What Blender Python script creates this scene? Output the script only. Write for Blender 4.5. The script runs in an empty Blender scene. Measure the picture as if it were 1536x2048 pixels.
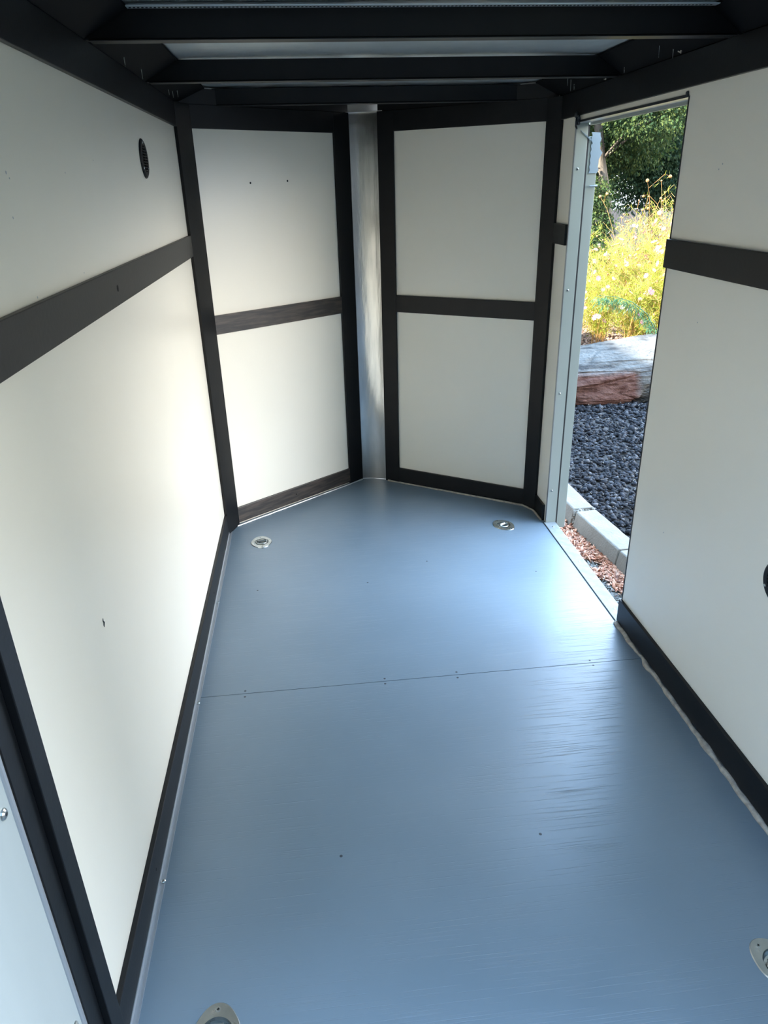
import bpy, bmesh, math, random
import numpy as np
from mathutils import Vector, Matrix, noise

random.seed(7)
RS = np.random.RandomState(11)
SC = bpy.context.scene
COL = SC.collection

# ------------------------------------------------------------------ camera
cam = bpy.data.cameras.new('camera')
cam.sensor_fit = 'VERTICAL'; cam.sensor_height = 36.0
cam.lens = 1425.03 * 36.0 / 2048.0
cam.clip_start = 0.02; cam.clip_end = 300
co = bpy.data.objects.new('camera', cam); COL.objects.link(co)
_r = Vector((0.993809308742143, -0.10832304979109307, -0.024681465544413663))
_u = Vector((0.06751791745409363, 0.41244593618030245, 0.908476571272488))
_f = Vector((0.08822918270122367, 0.9045189144580175, -0.41720635746302315))
M = Matrix((_r, _u, -_f)).transposed().to_4x4()
M.translation = Vector((0.4533, 0.0, 1.5))
co.matrix_world = M
SC.camera = co

# ------------------------------------------------------------------ light, sky, exposure
SKY_STRENGTH = 1.0
SUN_STRENGTH = 15.0
EXPOSURE = 1.33
SC.view_settings.view_transform = 'Standard'
SC.view_settings.look = 'None'
SC.view_settings.exposure = EXPOSURE
SC.view_settings.gamma = 1.0
SC.view_settings.use_curve_mapping = False
SC.render.film_transparent = False
SC.cycles.max_bounces = 14
SC.cycles.diffuse_bounces = 8
SC.cycles.glossy_bounces = 6
SC.cycles.caustics_reflective = False
SC.cycles.caustics_refractive = False
SC.cycles.sample_clamp_indirect = 8

w = bpy.data.worlds.new('world'); SC.world = w; w.use_nodes = True
nt = w.node_tree; nt.nodes.clear()
out = nt.nodes.new('ShaderNodeOutputWorld'); bg = nt.nodes.new('ShaderNodeBackground')
tc = nt.nodes.new('ShaderNodeTexCoord'); sp = nt.nodes.new('ShaderNodeSeparateXYZ')
rp = nt.nodes.new('ShaderNodeValToRGB')
rp.color_ramp.elements[0].position = 0.0; rp.color_ramp.elements[0].color = (0.86, 0.92, 1.0, 1)
rp.color_ramp.elements[1].position = 0.75; rp.color_ramp.elements[1].color = (0.38, 0.59, 0.90, 1)
e = rp.color_ramp.elements.new(0.25); e.color = (0.56, 0.77, 1.0, 1)
nt.links.new(tc.outputs['Generated'], sp.inputs[0]); nt.links.new(sp.outputs['Z'], rp.inputs[0])
# bright sky patch added on the right, to light the interior through the doorway
DOOR_FILL_BOOST = 3.0
HIGH_BOOST = 3.2
def mrange(sock, a, b, smooth=True):
    m_ = nt.nodes.new('ShaderNodeMapRange'); m_.interpolation_type = 'SMOOTHSTEP'
    m_.inputs[1].default_value = a; m_.inputs[2].default_value = b
    nt.links.new(sock, m_.inputs[0]); return m_.outputs[0]
def mul(a, b):
    m_ = nt.nodes.new('ShaderNodeMath'); m_.operation = 'MULTIPLY'
    for i, q in enumerate((a, b)):
        if isinstance(q, (int, float)): m_.inputs[i].default_value = q
        else: nt.links.new(q, m_.inputs[i])
    return m_.outputs[0]
cf = mul(mul(mrange(sp.outputs['X'], .20, .55), mrange(sp.outputs['Z'], -.02, .16)), mrange(sp.outputs['Z'], .60, .28))
cf = mul(cf, mrange(sp.outputs['Y'], -.95, -.70))
nz = nt.nodes.new('ShaderNodeTexNoise'); nz.inputs['Scale'].default_value = 2.2; nz.inputs['Detail'].default_value = 6
nt.links.new(tc.outputs['Generated'], nz.inputs['Vector'])
cf = mul(cf, mrange(nz.outputs['Fac'], .25, .50))
mx = nt.nodes.new('ShaderNodeMix'); mx.data_type = 'RGBA'
nt.links.new(cf, mx.inputs[0]); nt.links.new(rp.outputs[0], mx.inputs[6]); mx.inputs[7].default_value = (1.0, 0.945, 0.86, 1)
nt.links.new(mx.outputs[2], bg.inputs[0])
ad = nt.nodes.new('ShaderNodeMath'); ad.operation = 'ADD'; ad.inputs[0].default_value = 1.0
# upper sky boost on the garden side, added to light the floor by the door
hf = mul(mul(mrange(sp.outputs['X'], .0, .35), mrange(sp.outputs['Z'], .35, .65)), mrange(sp.outputs['Y'], -.55, -.15))
a2 = nt.nodes.new('ShaderNodeMath'); a2.operation = 'ADD'
nt.links.new(mul(cf, DOOR_FILL_BOOST), a2.inputs[0]); nt.links.new(mul(hf, HIGH_BOOST), a2.inputs[1])
nt.links.new(a2.outputs[0], ad.inputs[1])
nt.links.new(mul(ad.outputs[0], SKY_STRENGTH * 2.0), bg.inputs[1])
nt.links.new(bg.outputs[0], out.inputs[0])

sun = bpy.data.lights.new('sun', 'SUN'); sun.energy = SUN_STRENGTH; sun.angle = 0.01; sun.color = (1.0, 0.92, 0.78)
so = bpy.data.objects.new('sun', sun); COL.objects.link(so)
so.rotation_euler = Vector((0.92, 0.16, -0.42)).to_track_quat('-Z', 'Y').to_euler()

# ------------------------------------------------------------------ materials
def mat(name, col, rough=0.5, metal=0.0, col2=None, scale=20.0, stretch=(1, 1, 1), lo=0.35, hi=0.65,
        bump=0.0, bscale=None, bdist=0.002, spec=0.5, island=None, rvar=0.0, detail=4.0, trans=0.0, coord='Object'):
    m = bpy.data.materials.new(name); m.use_nodes = True
    n = m.node_tree.nodes; L = m.node_tree.links
    b = n['Principled BSDF']
    b.inputs['Base Color'].default_value = (*col, 1)
    b.inputs['Roughness'].default_value = rough
    b.inputs['Metallic'].default_value = metal
    b.inputs['Specular IOR Level'].default_value = spec
    t = n.new('ShaderNodeTexCoord'); mp = n.new('ShaderNodeMapping')
    mp.inputs['Scale'].default_value = stretch
    L.new(t.outputs[coord], mp.inputs[0])
    csock = None
    if col2 is not None:
        nz = n.new('ShaderNodeTexNoise'); nz.inputs['Scale'].default_value = scale; nz.inputs['Detail'].default_value = detail
        L.new(mp.outputs[0], nz.inputs['Vector'])
        r = n.new('ShaderNodeValToRGB')
        r.color_ramp.elements[0].position = lo; r.color_ramp.elements[0].color = (*col, 1)
        r.color_ramp.elements[1].position = hi; r.color_ramp.elements[1].color = (*col2, 1)
        L.new(nz.outputs['Fac'], r.inputs[0]); csock = r.outputs[0]
        if rvar:
            mr = n.new('ShaderNodeMapRange'); mr.inputs[3].default_value = rough - rvar; mr.inputs[4].default_value = rough + rvar
            L.new(nz.outputs['Fac'], mr.inputs[0]); L.new(mr.outputs[0], b.inputs['Roughness'])
    if island is not None:
        g = n.new('ShaderNodeNewGeometry'); r2 = n.new('ShaderNodeValToRGB')
        els = r2.color_ramp.elements
        els[0].position = 0; els[0].color = (*island[0], 1)
        els[1].position = 1; els[1].color = (*island[-1], 1)
        for i, c in enumerate(island[1:-1]):
            q = els.new((i + 1) / (len(island) - 1)); q.color = (*c, 1)
        L.new(g.outputs['Random Per Island'], r2.inputs[0]); csock = r2.outputs[0]
    if csock is not None: L.new(csock, b.inputs['Base Color'])
    if bump:
        nb = n.new('ShaderNodeTexNoise'); nb.inputs['Scale'].default_value = bscale or scale; nb.inputs['Detail'].default_value = 5
        L.new(mp.outputs[0], nb.inputs['Vector'])
        bp = n.new('ShaderNodeBump'); bp.inputs['Strength'].default_value = bump; bp.inputs['Distance'].default_value = bdist
        L.new(nb.outputs['Fac'], bp.inputs['Height']); L.new(bp.outputs[0], b.inputs['Normal'])
    if trans:
        tr = n.new('ShaderNodeBsdfTranslucent'); mx = n.new('ShaderNodeMixShader'); mx.inputs[0].default_value = trans
        o = n['Material Output']
        if csock is not None: L.new(csock, tr.inputs[0])
        else: tr.inputs[0].default_value = (*col, 1)
        L.new(b.outputs[0], mx.inputs[1]); L.new(tr.outputs[0], mx.inputs[2]); L.new(mx.outputs[0], o.inputs[0])
    return m

M_WALL = mat('cream_wall_paint', (0.88, 0.85, 0.755), 0.34, col2=(0.865, 0.835, 0.74), scale=3.0, bump=0.25, bscale=60, bdist=0.0006, rvar=0.04)
M_BLACK = mat('black_board_paint', (0.0045, 0.0055, 0.007), 0.42, col2=(0.007, 0.0075, 0.0085), scale=14, stretch=(1, 1, 1), bump=0.25, bscale=90, bdist=0.0008, spec=.28)
M_BLACK_GLARE = mat('glare_black_board_paint', (0.012, 0.011, 0.011), 0.38, col2=(0.060, 0.046, 0.038), scale=9, stretch=(1, 1, 9), lo=0.40, hi=0.68, bump=0.4, bscale=60, bdist=0.0008)  # brown blotches put the warm door glare into the board colour
M_FLOOR = mat('blue_grey_floor_paint', (0.140, 0.192, 0.238), 0.36, col2=(0.165, 0.220, 0.268), scale=2.2, lo=0.3, hi=0.7, bump=0.0, spec=0.75)
M_ALU = mat('brushed_aluminium', (0.70, 0.72, 0.72), 0.32, 1.0, col2=(0.60, 0.62, 0.62), scale=8, stretch=(1, 1, 0.15), rvar=0.08)
M_STRIP = mat('dull_aluminium_sheet', (0.66, 0.66, 0.64), 0.22, 1.0, col2=(0.52, 0.53, 0.52), scale=10, stretch=(3, 3, 0.5), bump=0.5, bscale=5, bdist=0.006, rvar=0.07)
M_JAMB = mat('satin_aluminium_jamb', (0.42, 0.46, 0.43), 0.42, 0.4, col2=(0.37, 0.42, 0.39), scale=5, stretch=(1, 1, 0.3))
M_SILL = mat('scuffed_aluminium_sill', (0.26, 0.29, 0.30), 0.6, 0.0, col2=(0.20, 0.225, 0.235), spec=.3, scale=30, rvar=0.1)
M_ROOF = mat('bare_aluminium_roof_skin', (0.66, 0.74, 0.78), 0.36, 0.65, col2=(0.54, 0.62, 0.66), scale=4, bump=0.7, bscale=3.0, bdist=0.03, rvar=0.08)
M_ZINC = mat('zinc_plated_steel', (0.50, 0.53, 0.53), 0.28, 1.0, col2=(0.40, 0.43, 0.43), scale=25, rvar=0.05)
M_DARKSTEEL = mat('dark_recess_steel', (0.03, 0.035, 0.04), 0.5, 0.3)
M_PLASTIC = mat('black_vent_plastic', (0.005, 0.006, 0.007), 0.5, spec=.2)
M_VOID = mat('dark_vent_backing', (0.001, 0.001, 0.0012), 0.9)
M_WHITE = mat('white_door_frame_enamel', (0.44, 0.49, 0.49), 0.30, 0.0, col2=(0.41, 0.46, 0.46), scale=6, stretch=(2, 2, .3))
M_GREYLIP = mat('grey_aluminium_lip', (0.46, 0.49, 0.52), 0.35, 0.6)
M_CAULK = mat('ivory_caulk', (0.46, 0.43, 0.37), 0.55, col2=(0.28, 0.26, 0.23), scale=60, bump=0.5, bscale=120, bdist=0.002)
M_TAPE = mat('pale_blue_torn_film', (0.30, 0.38, 0.43), 0.4)
M_SCREWHOLE = mat('dark_screw_head', (0.03, 0.04, 0.05), 0.5)
M_RUBBER = mat('dark_seal_rubber', (0.02, 0.022, 0.025), 0.6)
M_SKIN = mat('white_trailer_skin', (0.75, 0.75, 0.73), 0.35)
M_CONC = mat('pale_concrete_curb', (0.22, 0.212, 0.185), 0.85, spec=.2, col2=(0.18, 0.172, 0.15), scale=9, bump=0.8, bscale=90, bdist=0.004)
M_GROUND = mat('dark_soil', (0.025, 0.023, 0.021), 0.95, col2=(0.045, 0.04, 0.036), scale=6, bump=0.6, bscale=30, bdist=0.02)
M_DUFF = mat('grey_dry_duff', (0.13, 0.125, 0.112), 0.95, col2=(0.22, 0.205, 0.18), scale=40, bump=0.9, bscale=60, bdist=0.01)
M_DRIVE = mat('pale_driveway_gravel', (0.09, 0.09, 0.088), 0.95, col2=(0.13, 0.13, 0.125), scale=60, bump=0.5, bscale=80, bdist=0.01)
M_STONE = mat('black_lava_stone', (0.05, 0.05, 0.06), 0.8, spec=.15, island=[(0.006, 0.007, 0.009), (0.014, 0.016, 0.020), (0.034, 0.037, 0.045), (0.010, 0.010, 0.012), (0.02, 0.021, 0.025), (0.10, 0.10, 0.105)], bump=0.6, bscale=80, bdist=0.006)
M_BARK = mat('red_bark_chip', (0.4, 0.2, 0.12), 0.8, island=[(0.10, 0.035, 0.02), (0.56, 0.24, 0.14), (0.74, 0.44, 0.29), (0.36, 0.14, 0.08), (0.62, 0.42, 0.31)])
M_BARK2 = mat('pale_pink_bark_chip', (0.4, 0.2, 0.12), 0.8, island=[(0.07, 0.04, 0.03), (0.24, 0.14, 0.10), (0.34, 0.23, 0.17), (0.14, 0.09, 0.07)])
M_DRY = mat('dry_grey_litter', (0.3, 0.3, 0.27), 0.9, island=[(0.12, 0.115, 0.10), (0.30, 0.285, 0.25), (0.20, 0.19, 0.17)])
M_TWIG = mat('pale_dry_twig', (0.55, 0.52, 0.45), 0.8, island=[(0.26, 0.25, 0.22), (0.18, 0.15, 0.12), (0.30, 0.26, 0.21)])
M_FEATHER = mat('yellow_green_feathery_foliage', (.4, .5, .08), 0.6, island=[(0.20, 0.27, 0.02), (0.36, 0.36, 0.035), (0.15, 0.25, 0.03), (0.46, 0.36, 0.06)], trans=0.45)
M_DRYSTEM = mat('golden_dry_stem', (.6, .42, .15), 0.7, island=[(0.46, 0.28, 0.08), (0.56, 0.38, 0.14), (0.38, 0.18, 0.06), (0.40, 0.34, 0.10)], trans=0.2)
M_PINK = mat('pink_petal', (0.85, 0.25, 0.45), 0.6, island=[(0.42, 0.05, 0.14), (0.50, 0.18, 0.26), (0.40, 0.10, 0.18)], trans=0.3)
M_WHITEPETAL = mat('white_petal', (0.9, 0.88, 0.86), 0.6, island=[(0.60, 0.58, 0.56), (0.55, 0.42, 0.42), (0.62, 0.60, 0.54)], trans=0.3)
M_SEED = mat('brown_seed_head', (0.35, 0.18, 0.08), 0.8, island=[(0.20, 0.09, 0.03), (0.30, 0.16, 0.06), (0.09, 0.04, 0.02)])
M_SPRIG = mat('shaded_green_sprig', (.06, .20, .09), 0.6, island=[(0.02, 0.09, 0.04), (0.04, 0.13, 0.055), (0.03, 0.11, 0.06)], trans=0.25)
M_TREE = mat('deep_green_tree_leaf', (.05, .11, .03), 0.8, spec=.2, island=[(0.020, 0.046, 0.020), (0.036, 0.070, 0.022), (0.075, 0.10, 0.028), (0.026, 0.055, 0.028)], trans=0.35)
M_TREE2 = mat('blue_green_tree_leaf', (.04, .10, .05), 0.8, spec=.2, island=[(0.014, 0.038, 0.024), (0.026, 0.060, 0.032), (0.05, 0.08, 0.034), (0.02, 0.046, 0.028)], trans=0.35)
M_TRUNK = mat('grey_brown_trunk', (0.07, 0.055, 0.042), 0.9, col2=(0.13, 0.11, 0.09), scale=12, stretch=(1, 1, .2), bump=0.8, bscale=30, bdist=0.03)
M_FENCE = mat('weathered_grey_fence', (0.12, 0.12, 0.13), 0.8, col2=(0.09, 0.09, 0.10), scale=6)
M_RECESS = mat('matt_black_roof_edge', (0.0035, 0.004, 0.005), 0.7, spec=.08)
M_HEDGE_BLOCK = mat('sky_blocker_green', (0.02, 0.04, 0.018), 0.9, col2=(0.045, 0.075, 0.03), scale=12, bump=1.0, bscale=20, bdist=.1)
M_HOUSE_BLOCK = mat('sky_blocker_brown', (0.10, 0.085, 0.07), 0.8, col2=(0.08, 0.07, 0.06), scale=3)
M_GARAGE_BLOCK = mat('sun_blocker_tan', (0.45, 0.42, 0.37), 0.8, col2=(0.42, 0.39, 0.34), scale=3)

def floor_grain():
    m = M_FLOOR; n = m.node_tree.nodes; L = m.node_tree.links
    b = n['Principled BSDF']
    t = n.new('ShaderNodeTexCoord')
    mp = n.new('ShaderNodeMapping'); mp.inputs['Scale'].default_value = (1.6, 110, 1)
    nz = n.new('ShaderNodeTexNoise'); nz.inputs['Scale'].default_value = 2.6; nz.inputs['Detail'].default_value = 5
    L.new(t.outputs['Object'], mp.inputs[0]); L.new(mp.outputs[0], nz.inputs['Vector'])
    r = n.new('ShaderNodeMapRange'); r.inputs[1].default_value = 0.57; r.inputs[2].default_value = 0.70
    L.new(nz.outputs['Fac'], r.inputs[0])
    bp = n.new('ShaderNodeBump'); bp.invert = True; bp.inputs['Strength'].default_value = 0.35; bp.inputs['Distance'].default_value = 0.0012
    L.new(r.outputs[0], bp.inputs['Height']); L.new(bp.outputs[0], b.inputs['Normal'])
    # pale scuffs and uneven sheen
    n2 = n.new('ShaderNodeTexNoise'); n2.inputs['Scale'].default_value = 1.6; n2.inputs['Detail'].default_value = 3
    L.new(t.outputs['Object'], n2.inputs['Vector'])
    r2 = n.new('ShaderNodeMapRange'); r2.inputs[3].default_value = 0.32; r2.inputs[4].default_value = 0.42
    r2.inputs[1].default_value = 0.3; r2.inputs[2].default_value = 0.7
    L.new(n2.outputs['Fac'], r2.inputs[0]); L.new(r2.outputs[0], b.inputs['Roughness'])
floor_grain()

# ------------------------------------------------------------------ mesh helpers
class MB:
    def __init__(s): s.v = []; s.f = []
    def add(s, vs, fs):
        o = len(s.v); s.v += [tuple(v) for v in vs]; s.f += [tuple(i + o for i in f) for f in fs]; return s
    def hexa(s, c):   # 8 corners: bottom 0-3, top 4-7
        return s.add(c, [(3, 2, 1, 0), (4, 5, 6, 7), (0, 1, 5, 4), (1, 2, 6, 5), (2, 3, 7, 6), (3, 0, 4, 7)])
    def box(s, x0, x1, y0, y1, z0, z1):
        return s.hexa([(x0, y0, z0), (x1, y0, z0), (x1, y1, z0), (x0, y1, z0), (x0, y0, z1), (x1, y0, z1), (x1, y1, z1), (x0, y1, z1)])
    def prism(s, poly, z0, z1):
        n = len(poly)
        s.add([(x, y, z0) for x, y in poly] + [(x, y, z1) for x, y in poly],
              [tuple(range(n - 1, -1, -1)), tuple(range(n, 2 * n))] + [(i, (i + 1) % n, n + (i + 1) % n, n + i) for i in range(n)])
        return s
    def cyl(s, p0, p1, r0, r1=None, n=12):
        r1 = r0 if r1 is None else r1
        p0 = Vector(p0); p1 = Vector(p1); d = (p1 - p0).normalized()
        a = d.orthogonal().normalized(); b = d.cross(a)
        vs = [p0 + (a * math.cos(t) + b * math.sin(t)) * r0 for t in [2 * math.pi * i / n for i in range(n)]]
        vs += [p1 + (a * math.cos(t) + b * math.sin(t)) * r1 for t in [2 * math.pi * i / n for i in range(n)]]
        return s.add(vs, [tuple(range(n - 1, -1, -1)), tuple(range(n, 2 * n))] + [(i, (i + 1) % n, n + (i + 1) % n, n + i) for i in range(n)])
    def tube(s, pts, radii, n=8):
        pts = [Vector(p) for p in pts]
        if not hasattr(radii, '__len__'): radii = [radii] * len(pts)
        o = len(s.v); a = None
        for i, p in enumerate(pts):
            d = (pts[min(i + 1, len(pts) - 1)] - pts[max(i - 1, 0)]).normalized()
            if a is None: a = d.orthogonal().normalized()
            else: a = (a - d * a.dot(d)).normalized()
            b = d.cross(a)
            for k in range(n):
                t = 2 * math.pi * k / n
                s.v.append(tuple(p + (a * math.cos(t) + b * math.sin(t)) * radii[i]))
        for i in range(len(pts) - 1):
            for k in range(n):
                s.f.append((o + i * n + k, o + i * n + (k + 1) % n, o + (i + 1) * n + (k + 1) % n, o + (i + 1) * n + k))
        s.f.append(tuple(o + k for k in range(n - 1, -1, -1))); s.f.append(tuple(o + (len(pts) - 1) * n + k for k in range(n)))
        return s
    def dome(s, c, ax, r, h, n=12):     # low domed screw head
        c = Vector(c); d = Vector(ax).normalized(); a = d.orthogonal().normalized(); b = d.cross(a)
        o = len(s.v); rings = [(1, 0), (0.92, 0.45), (0.6, 0.85)]
        for rr, hh in rings:
            for k in range(n):
                t = 2 * math.pi * k / n
                s.v.append(tuple(c + (a * math.cos(t) + b * math.sin(t)) * r * rr + d * h * hh))
        s.v.append(tuple(c + d * h))
        for i in range(2):
            for k in range(n): s.f.append((o + i * n + k, o + i * n + (k + 1) % n, o + (i + 1) * n + (k + 1) % n, o + (i + 1) * n + k))
        for k in range(n): s.f.append((o + 2 * n + k, o + 2 * n + (k + 1) % n, o + 3 * n))
        return s
    def build(s, name, m, parent=None, bevel=0.0, smooth=False, loc=None):
        me = bpy.data.meshes.new(name); me.from_pydata(s.v, [], s.f); me.update()
        me.materials.append(m)
        if smooth: me.polygons.foreach_set('use_smooth', [True] * len(me.polygons))
        o = bpy.data.objects.new(name, me); COL.objects.link(o)
        if parent is not None: o.parent = parent
        if loc is not None: o.location = loc
        if bevel:
            md = o.modifiers.new('bevel', 'BEVEL'); md.width = bevel; md.segments = 2; md.limit_method = 'ANGLE'; md.angle_limit = 0.6
        return o

def tag(o, label=None, cat=None, group=None, kind=None):
    if label: o['label'] = label
    if cat: o['category'] = cat
    if group: o['group'] = group
    if kind: o['kind'] = kind
    return o
def struct(o, label=None, cat=None): return tag(o, label, cat, kind='structure')
def empty(name, loc=(0, 0, 0), rz=0.0):
    o = bpy.data.objects.new(name, None); o.empty_display_size = 0.05; COL.objects.link(o); o.location = loc; o.rotation_euler = (0, 0, rz); return o
def copy_tree(o, parent=None):
    c = o.copy(); COL.objects.link(c)
    if parent is not None: c.parent = parent
    for ch in list(o.children): copy_tree(ch, c)
    return c

def bulk(name, V, F, m, parent=None, smooth=False):
    """V (n,3) array, F (m,k) array of equal-sized faces"""
    me = bpy.data.meshes.new(name)
    V = np.asarray(V, dtype=np.float32); F = np.asarray(F, dtype=np.int32); k = F.shape[1]
    me.vertices.add(len(V)); me.vertices.foreach_set('co', V.ravel())
    me.loops.add(F.size); me.loops.foreach_set('vertex_index', F.ravel())
    me.polygons.add(len(F)); me.polygons.foreach_set('loop_start', np.arange(0, F.size, k, dtype=np.int32))
    me.polygons.foreach_set('loop_total', np.full(len(F), k, dtype=np.int32))
    if smooth: me.polygons.foreach_set('use_smooth', np.ones(len(F), dtype=bool))
    me.update(calc_edges=True); me.validate()
    me.materials.append(m)
    o = bpy.data.objects.new(name, me); COL.objects.link(o)
    if parent is not None: o.parent = parent
    return o

def slab(mb, A, B, d0, d1, z0, z1, t0, t1):
    """box along plan segment A->B between distances d0..d1, offset t0..t1 to the LEFT-hand normal"""
    A = Vector(A); B = Vector(B); u = (B - A).normalized(); n = Vector((-u.y, u.x))
    def P(d, t): q = A + u * d + n * t; return (q.x, q.y)
    c = [P(d0, t0), P(d1, t0), P(d1, t1), P(d0, t1)]
    mb.hexa([(x, y, z0) for x, y in c] + [(x, y, z1) for x, y in c]); return mb

# ------------------------------------------------------------------ trailer shell dimensions
W = 1.5287; YL = 3.1965; YR = 3.200; YB = 0.60
CL = (0.0, YL); CR = (W, YR); NL = (0.6948, 3.7238); NR = (0.8340, 3.6838)
ZT = 1.7196; ZTT = 1.803; ROOF = 1.862
M0, M1 = 1.2555, 1.3352; N0, N1 = 0.9206, 1.0014
D0, D1 = 2.135, 3.003; DZ = 1.700
LNL = math.hypot(NL[0], NL[1] - YL); LNR = math.hypot(W - NR[0], NR[1] - YR)
TB = 0.012                      # board thickness
SEAM = 1.911

# ---- floor: two painted plywood sheets with a butt joint, holes under the tie-down pans
dring_pos = [(0.169, 3.008, 0.15), (1.322, 3.008, 0.45), (0.181, 0.872, 0.0), (1.343, 0.868, 0.5)]
mb = MB()
G = 0.0012
mb.prism([(0, YB), (W, YB), (W, SEAM - G), (0, SEAM - G)], -0.02, 0.0)
mb.prism([(0, SEAM + G), (W, SEAM + G), (W, D1 + .197), NR, (0.765, 3.718), NL, CL], -0.02, 0.0)
floor = mb.build('floor', M_FLOOR)
cut = MB()
for x, y, a in dring_pos: cut.cyl((x, y, -0.05), (x, y, 0.05), 0.0345, n=32)
cutter = cut.build('cutter', M_FLOOR)
md = floor.modifiers.new('cut', 'BOOLEAN'); md.object = cutter; md.operation = 'DIFFERENCE'; md.solver = 'EXACT'
dg = bpy.context.evaluated_depsgraph_get()
nm = bpy.data.meshes.new_from_object(floor.evaluated_get(dg))
floor.modifiers.clear(); floor.data = nm
bpy.data.objects.remove(cutter)
struct(floor, 'blue-grey painted plywood floor of the trailer', 'floor')
MB().prism([(-.04, YB), (W + .04, YB), (W + .04, YR), NR, (0.765, 3.76), NL, (-.04, YL)], -0.07, -0.0205).build('subfloor', M_DARKSTEEL, floor)
for x, y in [(0.167, 1.925), (0.168, 1.895), (0.627, 1.898), (0.872, 1.926), (0.870, 1.896), (1.336, 1.925), (1.338, 1.897), (0.628, 1.925),
             (0.174, 2.569), (0.90, 2.71), (0.627, 2.565), (1.34, 2.55), (0.446, 1.25), (0.95, 1.25)]:
    MB().dome((x, y, -0.0003), (0, 0, 1), 0.0042, 0.0008, 10).build('screw', M_SCREWHOLE, floor)

# ---- walls
def wall(name, label, pieces, m=M_WALL):
    mb = MB()
    for A, B, d0, d1, z0, z1, t0, t1 in pieces: slab(mb, A, B, d0, d1, z0, z1, t0, t1)
    o = mb.build(name, m); struct(o, label, 'wall'); return o
wl = wall('wall_left', 'long cream painted trailer wall on the left', [((0, YB), CL, 0, YL - YB, 0, 1.80, 0, .035)])
# left-hand normal of A->B must point outward: left wall going +y has its left at -x (outward)
wfl = wall('wall_front_left', 'cream painted left half of the wedge-shaped nose', [(CL, NL, 0, LNL, 0, ROOF, 0, .035)])
wfr = wall('wall_front_right', 'cream painted right half of the wedge-shaped nose', [(NR, CR, 0, LNR, 0, ROOF, 0, .035)])
# right wall: run from front to back so outward is +x
wr = wall('wall_right', 'cream painted trailer wall on the right with a side doorway',
          [((W, YR), (W, YB), 0, YR - D1, 0, 1.80, 0, .035),
           ((W, YR), (W, YB), YR - D0, YR - YB, 0, 1.80, 0, .035),
           ((W, YR), (W, YB), YR - D1, YR - D0, DZ, 1.80, 0, .035)])
# small dents and nicks in the paint
for y, z, s in [(1.277, .707, .010), (1.605, 1.35, .003), (1.308, 1.341, .004), (1.291, 1.532, .005), (1.606, 1.537, .003), (1.838, 1.566, .0025), (1.278, 1.467, .004), (1.30, 1.524, .003)]:
    b = MB()
    pts = [(0.0006, y + random.uniform(-.3, .3) * s, z + k * s * .5) for k in (-2, -1, 0, 1, 2)] if s > .006 else None
    if pts: b.tube(pts, [.0004, .0016, .0022, .0012, .0004], 6)
    else: b.dome((0.0, y, z), (1, 0, 0), s * .55, .0006, 8)
    o = b.build('paint_nick', M_SCREWHOLE if s > .006 else M_GREYLIP, wl)
for y, z in [(1.911, 1.527), (1.925, 1.515), (1.913, 1.131), (1.92, .477)]:
    MB().dome((W, y, z), (-1, 0, 0), .0022, .0005, 8).build('paint_nick', M_GREYLIP, wr)
for x, y, z in [(0.25, 3.387, 1.521), (0.406, 3.505, 1.526)]:
    MB().dome((x, y - .0008, z), (.52, -.8, 0), .0042, .0008, 10).build('screw_hole', M_VOID, wfl)

# ---- black boards
tn = [0]
def board(A, B, d0, d1, z0, z1, label, m=M_BLACK, name=None, th=TB, lift=0.0):
    mb = MB(); slab(mb, A, B, d0, d1, z0, z1, -th - lift, -lift if lift else 0.0)
    if name is None: tn[0] += 1; name = 'trim_%d' % tn[0]
    o = mb.build(name, m, bevel=0.0015); struct(o, label, 'trim'); return o
LA, LB = (0, YB), CL
RA, RB = (W, YR), (W, YB)
RP = 0.7996                                  # rear post starts 0.80..0.88
bL = board(LA, LB, RP - YB + .08, YL - YB - .078, 0.012, 0.1015, 'black baseboard along the left wall', name='baseboard_left')
bL_rail = board(LA, LB, RP - YB + .08, YL - YB - .078, M0, M1, 'black horizontal rail halfway up the left wall')
board(LA, LB, RP - YB + .08, YL - YB - .078, ZT, ZTT, 'black top rail along the left wall')
board(LA, LB, .8368 - YB, .880 - YB, 0.0, ZTT, 'black rear post of the left wall', th=.016)
board(LA, LB, .790 - YB, .8360 - YB, 0.0, ZTT, 'recessed black frame tube behind the left rear post', th=.004)
bR = board(RA, RB, YR - D0, YR - .80, 0.012, 0.1005, 'black baseboard on the right behind the doorway', name='baseboard_right')
board(RA, RB, YR - D0, YR - .80, M0, M1, 'black horizontal rail on the right wall behind the doorway')
board(RA, RB, .04, YR - .80, ZT, ZTT, 'black top rail along the right wall above the doorway')
board(RA, RB, .04, YR - 3.012, M0, M1, 'short black rail stub between corner post and door jamb')
board(RA, RB, .04, YR - 3.030, 0.0, 0.082, 'short black baseboard stub before the door jamb', name='baseboard_right_front')
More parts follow.
